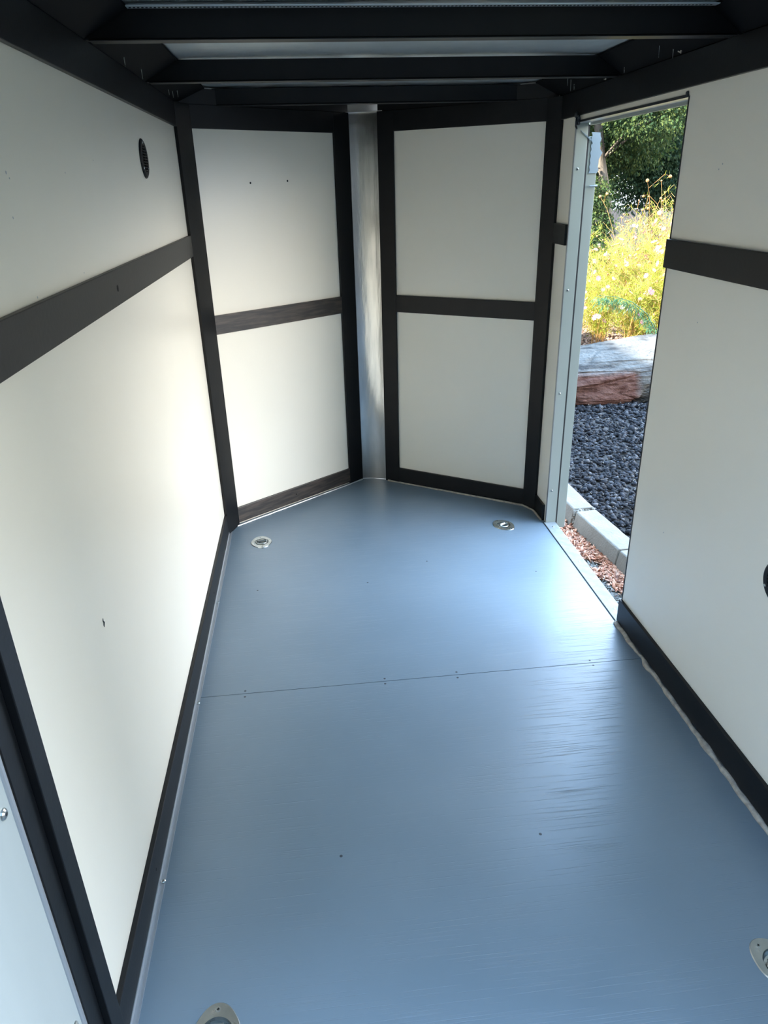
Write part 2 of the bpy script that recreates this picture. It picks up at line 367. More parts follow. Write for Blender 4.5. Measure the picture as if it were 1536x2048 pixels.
# nose left
def corner_post(poly, label):
    tn[0] += 1
    o = MB().prism(poly, 0.0, ZTT).build('trim_%d' % tn[0], M_BLACK, bevel=.001); struct(o, label, 'trim')
corner_post([(0, 3.118), (.0125, 3.114), (.054, 3.219), (.0446, 3.2304), (0, 3.1965)], 'black corner post between the left wall and the nose')
corner_post([(W, 3.158), (W, 3.20), (W - .0443, 3.2309), (W - .053, 3.219), (W - .0125, 3.156)], 'black corner post between the nose and the right wall')
PNL = LNL - .092
board(CL, NL, PNL, LNL, 0.0, ZTT, 'black upright left of the metal centre strip')
board(CL, NL, .056, PNL, 0.010, 0.088, 'black baseboard with painted-in brown glare under the left nose panels', m=M_BLACK_GLARE, name='baseboard_front_left')
board(CL, NL, .056, PNL, N0, N1, 'black mid rail with painted-in brown glare across the left nose wall', m=M_BLACK_GLARE)
board(CL, NL, .056, PNL, ZT, ZTT, 'black top rail across the left nose wall')
# nose right
PNR = .082
board(NR, CR, 0, PNR, 0.0, ZTT, 'black upright right of the metal centre strip')
board(NR, CR, PNR, LNR - .054, 0.006, 0.086, 'black baseboard under the right nose panels', name='baseboard_front_right')
board(NR, CR, PNR, LNR - .054, N0, N1, 'black mid rail across the right nose wall')
board(NR, CR, PNR, LNR - .054, ZT, ZTT, 'black top rail across the right nose wall')
for (A_, B_, L_, nm_) in ((CL, NL, LNL, 'left'), (NR, CR, LNR, 'right')):
    board(A_, B_, .002, L_, ZTT, 1.858, 'black filler strip under the roof above the %s nose wall' % nm_, th=.008)
# nail dimple in the left rail
MB().dome((TB, 1.81, 1.293), (1, 0, 0), .0075, .0008, 12).build('nail_hole', M_VOID, bL_rail)
for q in [c for c in COL.objects if c.name.startswith('baseboard_front_left')]:
    MB().dome((0.325 + .009, 3.4435 - .0105, .052), (.6, -.8, 0), .004, .0008, 8).build('nail_hole', M_VOID, q)

# ---- floor edge strips: thin metal angle on the left, ragged caulk at the right and nose
mb = MB(); mb.box(TB, TB + .013, .88, YL - .03, 0.0, 0.0022); mb.box(TB, TB + .0015, .88, YL - .03, 0, .013)
ang = mb.build('trim_%d' % (tn[0] + 1), M_GREYLIP); tn[0] += 1
struct(ang, 'thin grey metal edging between left baseboard and floor', 'trim')
for y in (2.495, 1.881, 1.232):
    MB().dome((TB + .0085, y, .0022), (0, 0, 1), .0062, .004).build('screw', M_ZINC, ang)
    MB().dome((TB, y - .004, .05), (1, 0, 0), .004, .0008).build('screw_hole', M_VOID, ang)

def caulk(name, pts, r, m, label, amp=.4, seg=.02):
    P = [Vector(p) for p in pts]; path = []; rad = []
    for a, b in zip(P[:-1], P[1:]):
        k = max(2, int((b - a).length / seg))
        for i in range(k): path.append(a.lerp(b, i / k))
    path.append(P[-1])
    q = []
    for i, p in enumerate(path):
        nn = noise.noise(Vector((i * .35, r * 99, 3.1)))
        rad.append(r * (1 + amp * nn)); q.append(p + Vector((noise.noise(Vector((i * .4, 5, 1))) * r * amp, noise.noise(Vector((i * .4, 9, 2))) * r * amp, 0)))
    o = MB().tube(q, rad, 7).build(name, m, smooth=True); struct(o, label, 'trim'); return o
tn[0] += 1
caulk('trim_%d' % tn[0], [(W - TB - .003, 2.13, .003), (W - TB - .003, .81, .003)], .0085, M_CAULK, 'ragged ivory caulk bead along the right baseboard', .9)
tn[0] += 1
caulk('trim_%d' % tn[0], [(.03, YL - .004, .001), (.046, YL + .008, .001), (NL[0] + .003, NL[1] - .018, .001)], .0045, M_ALU, 'pale sealant line under the left nose baseboard', .5)
tn[0] += 1
caulk('trim_%d' % tn[0], [(NR[0] + .005, NR[1] - .018, .001), (W - .055, YR + .018, .002), (W - .018, 3.15, .002), (W - .014, 3.03, .002)], .0050, M_CAULK, 'beige sealant line under the right nose baseboard', .8)

# ---- curved metal strip in the nose
mb = MB(); n = 14
a = Vector(NL); b = Vector(NR); u = (b - a); nrm = Vector((-u.y, u.x)).normalized()
if nrm.y < 0: nrm = -nrm
prof = []
for i in range(n + 1):
    t = -0.12 + 1.24 * i / n
    prof.append(a + u * t + nrm * (.004 + .012 * max(0.0, (1 - (2 * t - 1) ** 2))))
zs = [0, .3, .6, .9, 1.2, 1.5, 1.803]
vs = [(p.x, p.y, z) for z in zs for p in prof]
back = [(p.x + nrm.x * .003, p.y + nrm.y * .003, z) for z in zs for p in prof]
m_ = n + 1; N_ = len(vs)
fs = []
for j in range(len(zs) - 1):
    for i in range(n):
        q = (j * m_ + i, j * m_ + i + 1, (j + 1) * m_ + i + 1, (j + 1) * m_ + i)
        fs.append(q); fs.append(tuple(N_ + k for k in reversed(q)))
mb.add(vs + back, fs)
tn[0] += 1
strip = mb.build('trim_%d' % tn[0], M_STRIP, smooth=True)
struct(strip, 'shiny curved aluminium strip standing in the nose between the black uprights', 'trim')
mb = MB()
c = a.lerp(b, .5)
uu = u.normalized()
lip = [c - uu * .118 - nrm * .016, c + uu * .125 - nrm * .016, c + uu * .125 + nrm * .05, c - uu * .118 + nrm * .05]
mb.prism([(p.x, p.y) for p in lip], 1.8035, 1.806)
mb.build('top_plate', M_ALU, strip)
mb = MB(); mb.tube([(c.x - .028, c.y + .022, 1.135), (c.x, c.y + .030, 1.138), (c.x + .03, c.y + .024, 1.133)], .0008, 5); mb.build('scratch', M_SCREWHOLE, strip)

# ---- ceiling: bare roof skin, black side closures, cross beams
mb = MB(); nx, ny = 40, 90
x0, x1, y0, y1 = -.03, W + .03, YB, 3.78
vs = []
for j in range(ny + 1):
    for i in range(nx + 1):
        x = x0 + (x1 - x0) * i / nx; y = y0 + (y1 - y0) * j / ny
        s = math.sin(math.pi * (x - x0) / (x1 - x0))
        vs.append((x, y, ROOF + .004 + s * (.006 * noise.noise(Vector((x * 2.2, y * 3.5, 0))) + .004)))
top = [(x, y, z + .012) for x, y, z in vs]; N_ = len(vs)
fs = []
for j in range(ny):
    for i in range(nx):
        q = (j * (nx + 1) + i, (j + 1) * (nx + 1) + i, (j + 1) * (nx + 1) + i + 1, j * (nx + 1) + i + 1)
        fs.append(q); fs.append(tuple(N_ + k for k in reversed(q)))
ceiling = mb.add(vs + top, fs).build('ceiling', M_ROOF, smooth=True)
struct(ceiling, 'bare aluminium roof skin seen between black beams', 'ceiling')
# black painted side closures of the roof
MB().add([(0, YB, 1.800), (.112, YB, 1.858), (.112, 3.60, 1.858), (0, YL, 1.800), (-.03, YB, 1.800), (.112, YB, 1.864), (.112, 3.60, 1.864), (-.03, YL, 1.864)],
         [(0, 3, 2, 1), (1, 2, 6, 5), (4, 5, 6, 7), (0, 1, 5, 4), (0, 4, 7, 3), (3, 7, 6, 2)]).build('side_closure', M_RECESS, ceiling)
MB().add([(W, YB, 1.800), (1.437, YB, 1.858), (1.437, 3.60, 1.858), (W, YR, 1.800), (W + .03, YB, 1.800), (1.437, YB, 1.864), (1.437, 3.60, 1.864), (W + .03, YR, 1.864)],
         [(0, 1, 2, 3), (1, 5, 6, 2), (4, 7, 6, 5), (0, 4, 5, 1), (0, 3, 7, 4), (3, 2, 6, 7)]).build('side_closure', M_RECESS, ceiling)
MB().prism([(.0, 3.345), (W, 3.345), (W, YR), NR, (.765, 3.70), NL, (0, YL)][::1] if False else [(0.06, 3.36), (1.47, 3.36), (.834, 3.78), (.69, 3.80)], 1.845, 1.858).build('nose_closure', M_RECESS, ceiling)
# perforated vent strip on the roof skin in front of the first beam
mb = MB(); mb.box(.115, 1.435, 1.860, 1.882, ROOF - .006, ROOF - .0035)
ps = mb.build('vent_strip', M_ROOF, ceiling)
mb = MB()
for i in range(150):
    x = .12 + i * .0087
    mb.box(x, x + .0045, 1.8685, 1.8735, ROOF - .0068, ROOF - .0058)
mb.build('perforation_row', M_VOID, ps)
# screw points that poke down from the roof edge
for x, y, l in [(.028, 2.215, .020), (.030, 2.43, .024), (.030, 2.90, .016), (.034, 2.96, .02), (.045, 3.0, .02),
                (1.500, 2.205, .018), (1.478, 2.245, .022), (1.50, 2.53, .012), (1.455, 2.93, .026), (1.475, 2.95, .03), (1.495, 2.97, .014)]:
    zz = 1.80 + .058 * (min(x, W - x) / .112)
    MB().cyl((x, y, zz + .01), (x + .001, y, zz - l), .0016, .0006, 8).build('screw_point', M_ZINC, ceiling)

beams = [(1.902, 'black roof beam nearest the camera, first of the three cross beams'),
         (2.592, 'black middle roof beam between two bright strips of roof skin'),
         (3.300, 'black roof beam farthest back, above the nose wall')]
for y, lab in beams:
    mb = MB()
    xe = 0.0 if y < 3.2 else .10
    mb.box(.001 + xe, W - .001 - xe, y, y + .028, 1.803 if y < 3.2 else 1.804, 1.861)
    o = mb.build('roof_beam', M_BLACK, bevel=.003)
    tag(o, lab, 'beam', 'black beams crossing under the roof')
    f = MB(); f.box(.02 + xe, W - .02 - xe, y - .006, y + .034, 1.8005, 1.8028); f.build('bottom_flange', M_BLACK, o, bevel=.001)
    o.location = (0, 0, 0)
# ragged insulation tufts at the top rail on the right
for y, z, s in [(2.19, 1.812, .011), (2.72, 1.809, .008), (3.19, 1.806, .005)]:
    mb = MB()
    for k in range(7):
        p = Vector((W - .013 + random.uniform(-.3, .2) * s, y + random.uniform(-1, 1) * s, z + random.uniform(-.4, .7) * s))
        mb.dome(p, (random.uniform(-1, .1), random.uniform(-1, 1), random.uniform(.2, 1)), s * .45, s * .5, 7)
    mb.build('foam_tuft', M_CAULK, wr, smooth=True)

# ---- outer skin / rear frame
mb = MB()
slab(mb, (0, YB), CL, 0, YL - YB, -.07, 1.90, .036, .046)
slab(mb, CL, NL, -.01, LNL, -.07, 1.90, .036, .046)
slab(mb, NR, CR, 0, LNR + .01, -.07, 1.90, .036, .046)
slab(mb, RA, RB, -.0, YR - D1 - .0, -.07, 1.90, .036, .046)
slab(mb, RA, RB, YR - D0, YR - YB, -.07, 1.90, .036, .046)
slab(mb, RA, RB, YR - D1, YR - D0, DZ + .012, 1.90, .036, .046)
mb.prism([(-.045, YB), (W + .045, YB), (W + .045, YR), (.86, 3.80), (.68, 3.80), (-.045, YL)], 1.90, 1.915)
mb.box(.68, .86, 3.775, 3.785, -.07, 1.9)
tn[0] += 1
struct(mb.build('trim_%d' % tn[0], M_SKIN), 'white outer skin of the trailer', 'trim')

# ---- side doorway frame
door1 = empty('door_1'); struct(door1, 'aluminium framed side doorway opening on the garden', 'doorway')
j = MB().box(W, W + .046, D1 - .004, D1 + .0, 0.0, DZ).build('hinge_jamb', M_JAMB, door1, bevel=.001)
MB().box(W - .0015, W + .0, D1 - .004, D1 + .010, .012, DZ).build('jamb_edge', M_GREYLIP, door1)
for z in (1.537, 1.079, .637, .168):
    s_ = MB().dome((W + .0155, D1 - .0042, z), (0, -1, 0), .0052, .003).build('screw', M_ZINC, j)
    MB().dome((W + .0155, D1 - .0070, z), (0, -1, 0), .0022, .0004, 8).build('screw_recess', M_VOID, s_)
MB().box(W + .046, W + .0525, D1 - .004, D1 + .008, -.02, DZ - .01).build('door_seal', M_RUBBER, door1)
MB().box(W + .0525, W + .094, D1 - .001, D1 + .004, -.03, DZ - .05).build('outer_flange', M_JAMB, door1, bevel=.001)
MB().cyl((W + .070, D1 - .006, 1.475), (W + .070 + .030, D1 - .010, 1.475), .0035, n=8).build('hinge_pin', M_ZINC, door1)
# torn film near the top of the flange
mb = MB(); pts = []
for i in range(13):
    z = 1.665 - i * .012
    pts.append((W + .062 + .004 * (i % 2), z, W + .094 + random.uniform(.004, .017) * (1 - abs(i - 6) / 9), z + random.uniform(-.003, .003)))
for (a0, z0, b0, z1), (a1, z2, b1, z3) in zip(pts[:-1], pts[1:]):
    mb.hexa([(a1, D1 - .004, z2), (b1, D1 - .004, z3), (b1, D1 - .002, z3), (a1, D1 - .002, z2), (a0, D1 - .004, z0), (b0, D1 - .004, z1), (b0, D1 - .002, z1), (a0, D1 - .002, z0)])
mb.build('torn_film', M_TAPE, door1)
mb = MB()
for k in range(6):
    x = W + .018 + k * .008
    mb.tube([(x, D1 - .004, 1.672 - k * .006), (x + .006, D1 - .007, 1.664 - k * .006), (x + .011, D1 - .004, 1.660 - k * .007)], .0014, 5)
mb.build('film_shreds', M_TAPE, door1)
# head
MB().box(W, W + .050, D0, D1, DZ - .003, DZ + .003).build('head_jamb', M_GREYLIP, door1)
MB().box(W - .003, W, D0 + .002, D1, DZ - .003, DZ + .004).build('head_seal', M_RUBBER, door1)
MB().box(W + .050, W + .058, D0, D1, DZ - .012, DZ + .012).build('head_outer_lip', M_JAMB, door1)
# strike side
MB().box(W - .0015, W + .0, D0 - .004, D0 + .0015, .0, DZ).build('strike_seal', M_RUBBER, door1)
MB().box(W, W + .050, D0, D0 + .004, 0, DZ - .003).build('strike_jamb', M_JAMB, door1)
# threshold
th = MB().box(W - .010, W + .046, D0 + .0, D1, -.012, .003).build('threshold', M_SILL, door1, bevel=.0015)
MB().box(W - .0135, W - .010, D0 - .01, D1 + .01, -.001, .0012).build('threshold_gap', M_VOID, door1)
for y in (2.22, 2.60, 2.95): MB().dome((W + .018, y, .003), (0, 0, 1), .005, .0016).build('screw', M_ZINC, th)
# dark toggle latch above the hinge jamb
la = MB(); la.box(W - .012, W - .002, 2.962, 2.984, 1.688, 1.712); la.dome((W - .012, 2.975, 1.722), (-1, 0, .2), .011, .010); la.dome((W - .012, 2.948, 1.712), (-1, 0, 0), .009, .009)
la.tube([(W - .012, 2.975, 1.716), (W - .014, 2.972, 1.70), (W - .012, 2.978, 1.684), (W - .012, 2.965, 1.676)], .0035, 7); la.tube([(W - .012, 2.948, 1.710), (W - .015, 2.944, 1.696), (W - .010, 2.950, 1.688)], .003, 7)
tag(la.build('door_catch', M_DARKSTEEL, smooth=False), 'small dark metal catch at the upper front corner of the side doorway', 'catch')
MB().dome((W - .001, 2.143, 1.707), (-1, 0, 0), .006, .006).build('corner_plug', M_DARKSTEEL, door1)

# ---- rear door frame (white, at the left edge of the picture)
door2 = empty('door_2'); struct(door2, 'white enamelled rear ramp door frame', 'door frame')
for side in (0, 1):
    X = 0.0 if side == 0 else W
    sg = 1 if side == 0 else -1
    xa, xb = sorted((X - sg * .035, X + sg * .004))
    j = MB().box(xa, xb, YB - .02, .772, -.02, ROOF).build('white_jamb', M_WHITE, door2)
    xa, xb = sorted((X - sg * .02, X + sg * .007))
    MB().box(xa, xb, .770, .7835, -.0, ROOF - .07).build('grey_lip', M_GREYLIP, door2, bevel=.004)
    for z in (.28, .748, 1.28):
        s_ = MB().dome((X + sg * .004, .750, z), (sg, 0, 0), .0085, .005, 14).build('screw', M_ZINC, j)
        MB().dome((X + sg * .0088, .750, z), (sg, 0, 0), .003, .0004, 8).build('screw_recess', M_DARKSTEEL, s_)
MB().box(-.035, W + .035, YB - .02, .68, 1.80, ROOF + .03).build('header', M_WHITE, door2)

# ------------------------------------------------------------------ floor tie-downs
def ring_outline(k, n=64):
    pts = []
    for i in range(n):
        t = 2 * math.pi * i / n
        c, s = math.cos(t), math.sin(t)
        r = .0485 + .0135 * abs(s) ** 5
        pts.append((c * r * k, s * r * k))
    return pts
def make_dring():
    root = empty('floor_tie_down')
    n = 64
    # plate with a round opening, bevelled rim
    mb = MB(); o_ = ring_outline(1.0); o2 = ring_outline(.965)
    inner = [(math.cos(2 * math.pi * i / n) * .033, math.sin(2 * math.pi * i / n) * .033) for i in range(n)]
    vs = [(x, y, 0.0002) for x, y in o_] + [(x, y, .0028) for x, y in o2] + [(x, y, .0028) for x, y in inner]
    pan = [(.033, .0028), (.0315, -.004), (.028, -.011), (.015, -.0125)]
    for r, z in pan[1:]: vs += [(math.cos(2 * math.pi * i / n) * r, math.sin(2 * math.pi * i / n) * r, z) for i in range(n)]
    fs = []
    for q in range(2 + len(pan) - 1):
        for i in range(n): fs.append((q * n + i, q * n + (i + 1) % n, (q + 1) * n + (i + 1) % n, (q + 1) * n + i))
    fs.append(tuple((1 + len(pan)) * n + i for i in range(n)))
    mb.add(vs, fs).build('recessed_plate', M_ZINC, root, smooth=False)
    # D ring lying in the pan
    pts = []
    for i in range(25):
        t = math.pi * (-.12 + 1.24 * i / 24)
        pts.append((math.cos(t) * .0255, -math.sin(t) * .0235 + .004, .0005))
    pts.append(pts[0])
    MB().tube(pts, .0042, 10).build('ring', M_ZINC, root, smooth=True)
    # strap over the straight bar
    mb = MB()
    for i in range(6):
        t0 = math.pi * i / 6; t1 = math.pi * (i + 1) / 6
        mb.hexa([(-.014, .012 + math.cos(t0) * .0065, .0005 + math.sin(t0) * .0055), (.014, .012 + math.cos(t0) * .0065, .0005 + math.sin(t0) * .0055),
                 (.014, .012 + math.cos(t1) * .0065, .0005 + math.sin(t1) * .0055), (-.014, .012 + math.cos(t1) * .0065, .0005 + math.sin(t1) * .0055),
                 (-.014, .012 + math.cos(t0) * .0085, .001 + math.sin(t0) * .0075), (.014, .012 + math.cos(t0) * .0085, .001 + math.sin(t0) * .0075),
                 (.014, .012 + math.cos(t1) * .0085, .001 + math.sin(t1) * .0075), (-.014, .012 + math.cos(t1) * .0085, .001 + math.sin(t1) * .0075)])
    mb.box(-.014, .014, -.014, .006, -.012, -.009)
    mb.build('strap', M_ZINC, root)
    for x, y in ((0, .047), (0, -.047)):
        s_ = MB().dome((x, y, .0026), (0, 0, 1), .0058, .0012, 14).build('screw', M_ZINC, root)
        mb = MB()
        mb.box(x - .0028, x + .0028, y - .0007, y + .0007, .0034, .0042); mb.box(x - .0007, x + .0007, y - .0028, y + .0028, .0034, .0042)
        mb.build('cross_recess', M_VOID, s_)
    return root
dlab = ['far left recessed steel tie-down ring, near the left nose corner', 'far right recessed steel tie-down ring, near the side doorway sill',
        'near left steel tie-down ring cut by the bottom of the photo', 'near right steel tie-down ring cut by the right edge of the photo']
proto = make_dring()
for i, (x, y, a) in enumerate(dring_pos):
    o = proto if i == 0 else copy_tree(proto)
    o.location = (x, y, 0); o.rotation_euler = (0, 0, a)
    tag(o, dlab[i], 'tie-down ring', 'recessed tie-down rings set in the floor')

# ------------------------------------------------------------------ round vents
def make_vent():
    root = empty('round_vent'); n = 48; R = .054
    mb = MB()
    prof = [(R, 0.0003), (R - .001, .003), (R - .006, .0055), (.036, .0055), (.0345, .002), (.0345, .0005)]
    vs = [(z, math.cos(2 * math.pi * i / n) * r, math.sin(2 * math.pi * i / n) * r) for r, z in prof for i in range(n)]
    fs = [(q * n + i, q * n + (i + 1) % n, (q + 1) * n + (i + 1) % n, (q + 1) * n + i) for q in range(len(prof) - 1) for i in range(n)]
    mb.add(vs, fs).build('flange', M_PLASTIC, root, bevel=0)
    MB().cyl((.0002, 0, 0), (.0008, 0, 0), .0350, n=32).build('backing', M_VOID, root)
    mb = MB()
    for k in range(9):
        z = -.030 + k * .0075; h = math.sqrt(max(.0346 ** 2 - z * z, 0))
        mb.hexa([(.001, -h, z + .002), (.0052, -h, z - .0024), (.0052, h, z - .0024), (.001, h, z + .002),
                 (.001, -h, z + .0034), (.0060, -h, z - .0008), (.0060, h, z - .0008), (.001, h, z + .0034)])
    mb.box(.001, .0055, -.0012, .0012, -.034, .034)
    mb.build('louvres', M_PLASTIC, root); root.children[-1]['kind'] = 'part' if False else root.children[-1].get('kind', '') or 'part'
    del root.children[-1]['kind']
    for a in (100, 215, 325):
        t = math.radians(a)
        MB().dome((.0052, math.cos(t) * .0445, math.sin(t) * .0445), (1, 0, 0), .0042, .0024, 10).build('screw', M_ZINC, root)
    return root
v1 = make_vent(); v1.location = (0, 2.427, 1.588)
tag(v1, 'round black louvred vent high on the left wall', 'vent', 'round black wall vents')
v2 = copy_tree(v1); v2.location = (W, 1.369, .610); v2.rotation_euler = (0, 0, math.pi)
tag(v2, 'black round vent low on the right wall, cut by the photo edge', 'vent', 'round black wall vents')

# ------------------------------------------------------------------ outdoors
GZ = -.35
mb = MB(); mb.add([(-60, -60, GZ - .02), (60, -60, GZ - .02), (60, 80, GZ - .02), (-60, 80, GZ - .02), (-60, -60, GZ - .2), (60, -60, GZ - .2), (60, 80, GZ - .2), (-60, 80, GZ - .2)],
                  [(0, 1, 2, 3), (7, 6, 5, 4)])
struct(mb.build('ground', M_DRIVE), 'pale driveway ground around the trailer', 'ground')
mb = MB(); mb.prism([(1.35, -.5), (1.98, -.5), (1.98, 2.0), (1.93, 5), (1.86, 8), (1.35, 8)], GZ - .019, GZ)
struct(mb.build('ground_duff', M_DUFF), 'grey dry litter beside the curb', 'ground')
mb = MB(); mb.prism([(2.02, -.5), (14, -.5), (24, 30), (1.7, 30), (1.95, 4.2)], GZ - .019, GZ + .002)
struct(mb.build('ground_bed', M_GROUND), 'dark soil of the planting bed', 'ground')

# curb blocks
def curb(ya, yb, xa, xb, label, seed):
    """block from ya to yb; xa, xb are x of near face at the ends"""
    bm = bmesh.new()
    L = yb - ya; nn = max(6, int(L / .03))
    prof = [(0, -.012), (.004, .06), (.008, .112), (.013, .119), (.124, .122), (.130, .116), (.132, -.012)]
    rows = []
    for j in range(nn + 1):
        t = j / nn; y = ya + L * t; x = xa + (xb - xa) * t; row = []
        for k, (dx, dz) in enumerate(prof):
            e = .0014 * noise.noise(Vector((x * 22 + seed, y * 22, dz * 30 + k)))
            yy = y + ((.008 * noise.noise(Vector((dx * 60, dz * 60, seed + j)))) if j in (0, nn) else 0)
            row.append(bm.verts.new((x + dx + e + .008 * (1 - (dz / .12)) * -1 * (k < 2), yy, GZ + dz + e)))
        rows.append(row)
    K = len(prof)
    for j in range(nn):
        for k in range(K - 1):
            bm.faces.new((rows[j][k], rows[j + 1][k], rows[j + 1][k + 1], rows[j][k + 1]))
        bm.faces.new((rows[j][K - 1], rows[j + 1][K - 1], rows[j + 1][0], rows[j][0]))
    bm.faces.new(rows[0]); bm.faces.new(rows[-1][::-1])
    bmesh.ops.recalc_face_normals(bm, faces=bm.faces)
    me = bpy.data.meshes.new('curb_block'); bm.to_mesh(me); bm.free(); me.materials.append(M_CONC)
    o = bpy.data.objects.new('curb_block', me); COL.objects.link(o)
    o.modifiers.new('b', 'BEVEL').width = .003
    tag(o, label, 'curb block', 'concrete curb blocks along the gravel'); return o
curb(3.618, 4.30, 1.900, 1.868, 'concrete curb block farthest from the sill, behind the wide rough joint', 1)
curb(3.098, 3.582, 1.952, 1.902, 'middle concrete curb block between the rough joint and the hairline crack', 2)
curb(2.30, 3.090, 2.035, 1.953, 'nearest concrete curb block, mostly hidden by the right wall', 3)
curb(1.50, 2.29, 2.09, 2.036, 'concrete curb block alongside the rear of the trailer', 4)


def blob_field(name, n, pos, size, m, flat=1.0, seed=0, aspect=(1, 1, 1), parent=None):
    """n irregular 8-12 faced stones; pos (n,3), size (n,)"""
    rs = np.random.RandomState(seed)
    # icosahedron
    ph = (1 + 5 ** .5) / 2
    base = np.array([(-1, ph, 0), (1, ph, 0), (-1, -ph, 0), (1, -ph, 0), (0, -1, ph), (0, 1, ph), (0, -1, -ph), (0, 1, -ph), (ph, 0, -1), (ph, 0, 1), (-ph, 0, -1), (-ph, 0, 1)], float)
    base /= np.linalg.norm(base[0])
    F = np.array([(0, 11, 5), (0, 5, 1), (0, 1, 7), (0, 7, 10), (0, 10, 11), (1, 5, 9), (5, 11, 4), (11, 10, 2), (10, 7, 6), (7, 1, 8), (3, 9, 4), (3, 4, 2), (3, 2, 6), (3, 6, 8), (3, 8, 9), (4, 9, 5), (2, 4, 11), (6, 2, 10), (8, 6, 7), (9, 8, 1)])
    V = base[None] * (0.65 + 0.7 * rs.rand(n, 12, 1)) * np.array(aspect)[None, None] * (0.75 + .5 * rs.rand(n, 1, 3))
    q = rs.randn(n, 4); 
    if flat < 1: q[:, 1:3] *= .35
    q /= np.linalg.norm(q, axis=1, keepdims=True)
    ww, x, y, z = q.T
    R = np.stack([np.stack([1 - 2 * (y * y + z * z), 2 * (x * y - z * ww), 2 * (x * z + y * ww)], -1),
                  np.stack([2 * (x * y + z * ww), 1 - 2 * (x * x + z * z), 2 * (y * z - x * ww)], -1),
                  np.stack([2 * (x * z - y * ww), 2 * (y * z + x * ww), 1 - 2 * (x * x + y * y)], -1)], -2)
    V = np.einsum('nij,nkj->nki', R, V) * size[:, None, None]
    V[:, :, 2] *= flat
    V += pos[:, None]
    FF = (F[None] + 12 * np.arange(n)[:, None, None]).reshape(-1, 3)
    return bulk(name, V.reshape(-1, 3), FF, m, parent)

# gravel
rs = np.random.RandomState(77); N = 160
mj = blob_field('joint_rubble', N, np.stack([1.905 + .13 * rs.rand(N), 3.601 + .010 * rs.randn(N), GZ + .115 * rs.rand(N) ** .6], 1), .006 + .006 * rs.rand(N), M_CONC, 1, 78)
tag(mj, 'rough mortar rubble packed in the joint between two curb blocks', 'mortar', kind='stuff')
def in_wedge(x, y, lo=.33, hi=.60): return (x > .4533 + lo * y) & (x < .4533 + hi * y)
def curbx(y): return 1.902 + .133 + (3.6 - y) * .098
rs = np.random.RandomState(3)
N = 48000
yy = 2.2 + (9.6 - 2.2) * rs.rand(N) ** 1.15; xx = 2.0 + rs.rand(N) * 4.0
k = in_wedge(xx, yy) & (xx > curbx(yy) + .006)
# sunlit mulch replaces stones in two bands
band = ((yy > 6.95) & (yy < 7.35)) | (yy > 8.25)
k &= ~band
xx, yy = xx[k], yy[k]; n = len(xx)
zz = GZ + .008 + .014 * rs.rand(n) + .012 * np.sin(xx * 5) * np.cos(yy * 4)
sz = .008 + .012 * rs.rand(n) ** 1.8 + .0012 * (yy - 3)
g = blob_field('lava_gravel', n, np.stack([xx, yy, zz], 1), sz, M_STONE, .8, 4)
tag(g, 'black lava gravel filling the bed behind the curb', 'gravel', kind='stuff')

# bark mulch by the trailer
N = 9000
rs = np.random.RandomState(5)
yy = 2.2 + 2.4 * rs.rand(N); cx_ = curbx(yy) - .133 - .006
ww = .05 + .05 * np.sin(yy * 11) + .03 * np.sin(yy * 29 + 1) + .30 * np.clip((yy - 3.15) / .3, 0, 1)
ww = np.clip(ww, .03, 1)
xx = cx_ - np.abs(rs.randn(N)) * ww * .55
dep = (cx_ - xx)
zz = GZ + .006 + .022 * rs.rand(N) * np.clip(1 - dep / .30, .2, 1)
k = xx > 1.60
b1 = blob_field('bark_mulch', int(k.sum()), np.stack([xx, yy, zz], 1)[k], (.006 + .008 * rs.rand(N))[k], M_BARK, .8, 6, (1.9, .7, .22))
tag(b1, 'reddish bark mulch between the door sill and the curb', 'bark mulch', kind='stuff')
N = 5000
yy = 2.1 + 2.6 * rs.rand(N); xx = 1.58 + (curbx(yy) - .14 - 1.58) * rs.rand(N)
b2 = blob_field('dry_litter', N, np.stack([xx, yy, GZ + .004 + .006 * rs.rand(N)], 1), .006 + .006 * rs.rand(N), M_DRY, .6, 8, (2.6, .35, .25))
tag(b2, 'dry grey grass litter on the ground just outside the sill', 'plant litter', kind='stuff')
# pink-brown bark farther back in the bed
N = 26000
rs = np.random.RandomState(9)
yy = 6.8 + 6.0 * rs.rand(N); xx = 2.4 + rs.rand(N) * 5
e1 = .15 * np.sin(xx * 4); 
k = in_wedge(xx, yy, .30, .62) & (((yy > 6.85 + e1) & (yy < 7.45 + e1)) | (yy > 8.1 + e1) | (rs.rand(N) < .04)) 
b3 = blob_field('pale_bark_mulch', int(k.sum()), np.stack([xx, yy, GZ + .012 + .018 * rs.rand(N)], 1)[k], (.015 + .014 * rs.rand(N))[k], M_BARK2, .8, 10, (1.7, .9, .45))
tag(b3, 'pale pinkish bark mulch behind the boulder', 'bark mulch', kind='stuff')
# stray chips and pale twigs on the gravel
N = 420
rs = np.random.RandomState(12)
yy = 2.8 + 3.6 * rs.rand(N); xx = 1.9 + rs.rand(N) * 2.4
k = in_wedge(xx, yy) & (xx > curbx(yy) + .01)
tw = MB()
for x, y in zip(xx[k], yy[k]):
    l = random.uniform(.006, .028); a = random.uniform(0, 6.28); z = GZ + .042 + random.uniform(-.006, .004)
    tw.tube([(x, y, z), (x + math.cos(a) * l * .5, y + math.sin(a) * l * .5, z + .006), (x + math.cos(a + .5) * l, y + math.sin(a + .5) * l, z)], [.0016, .0022, .001], 4)
tag(tw.build('twig_litter', M_TWIG), 'pale twigs and leaf scraps scattered over the black gravel', 'twigs', kind='stuff')

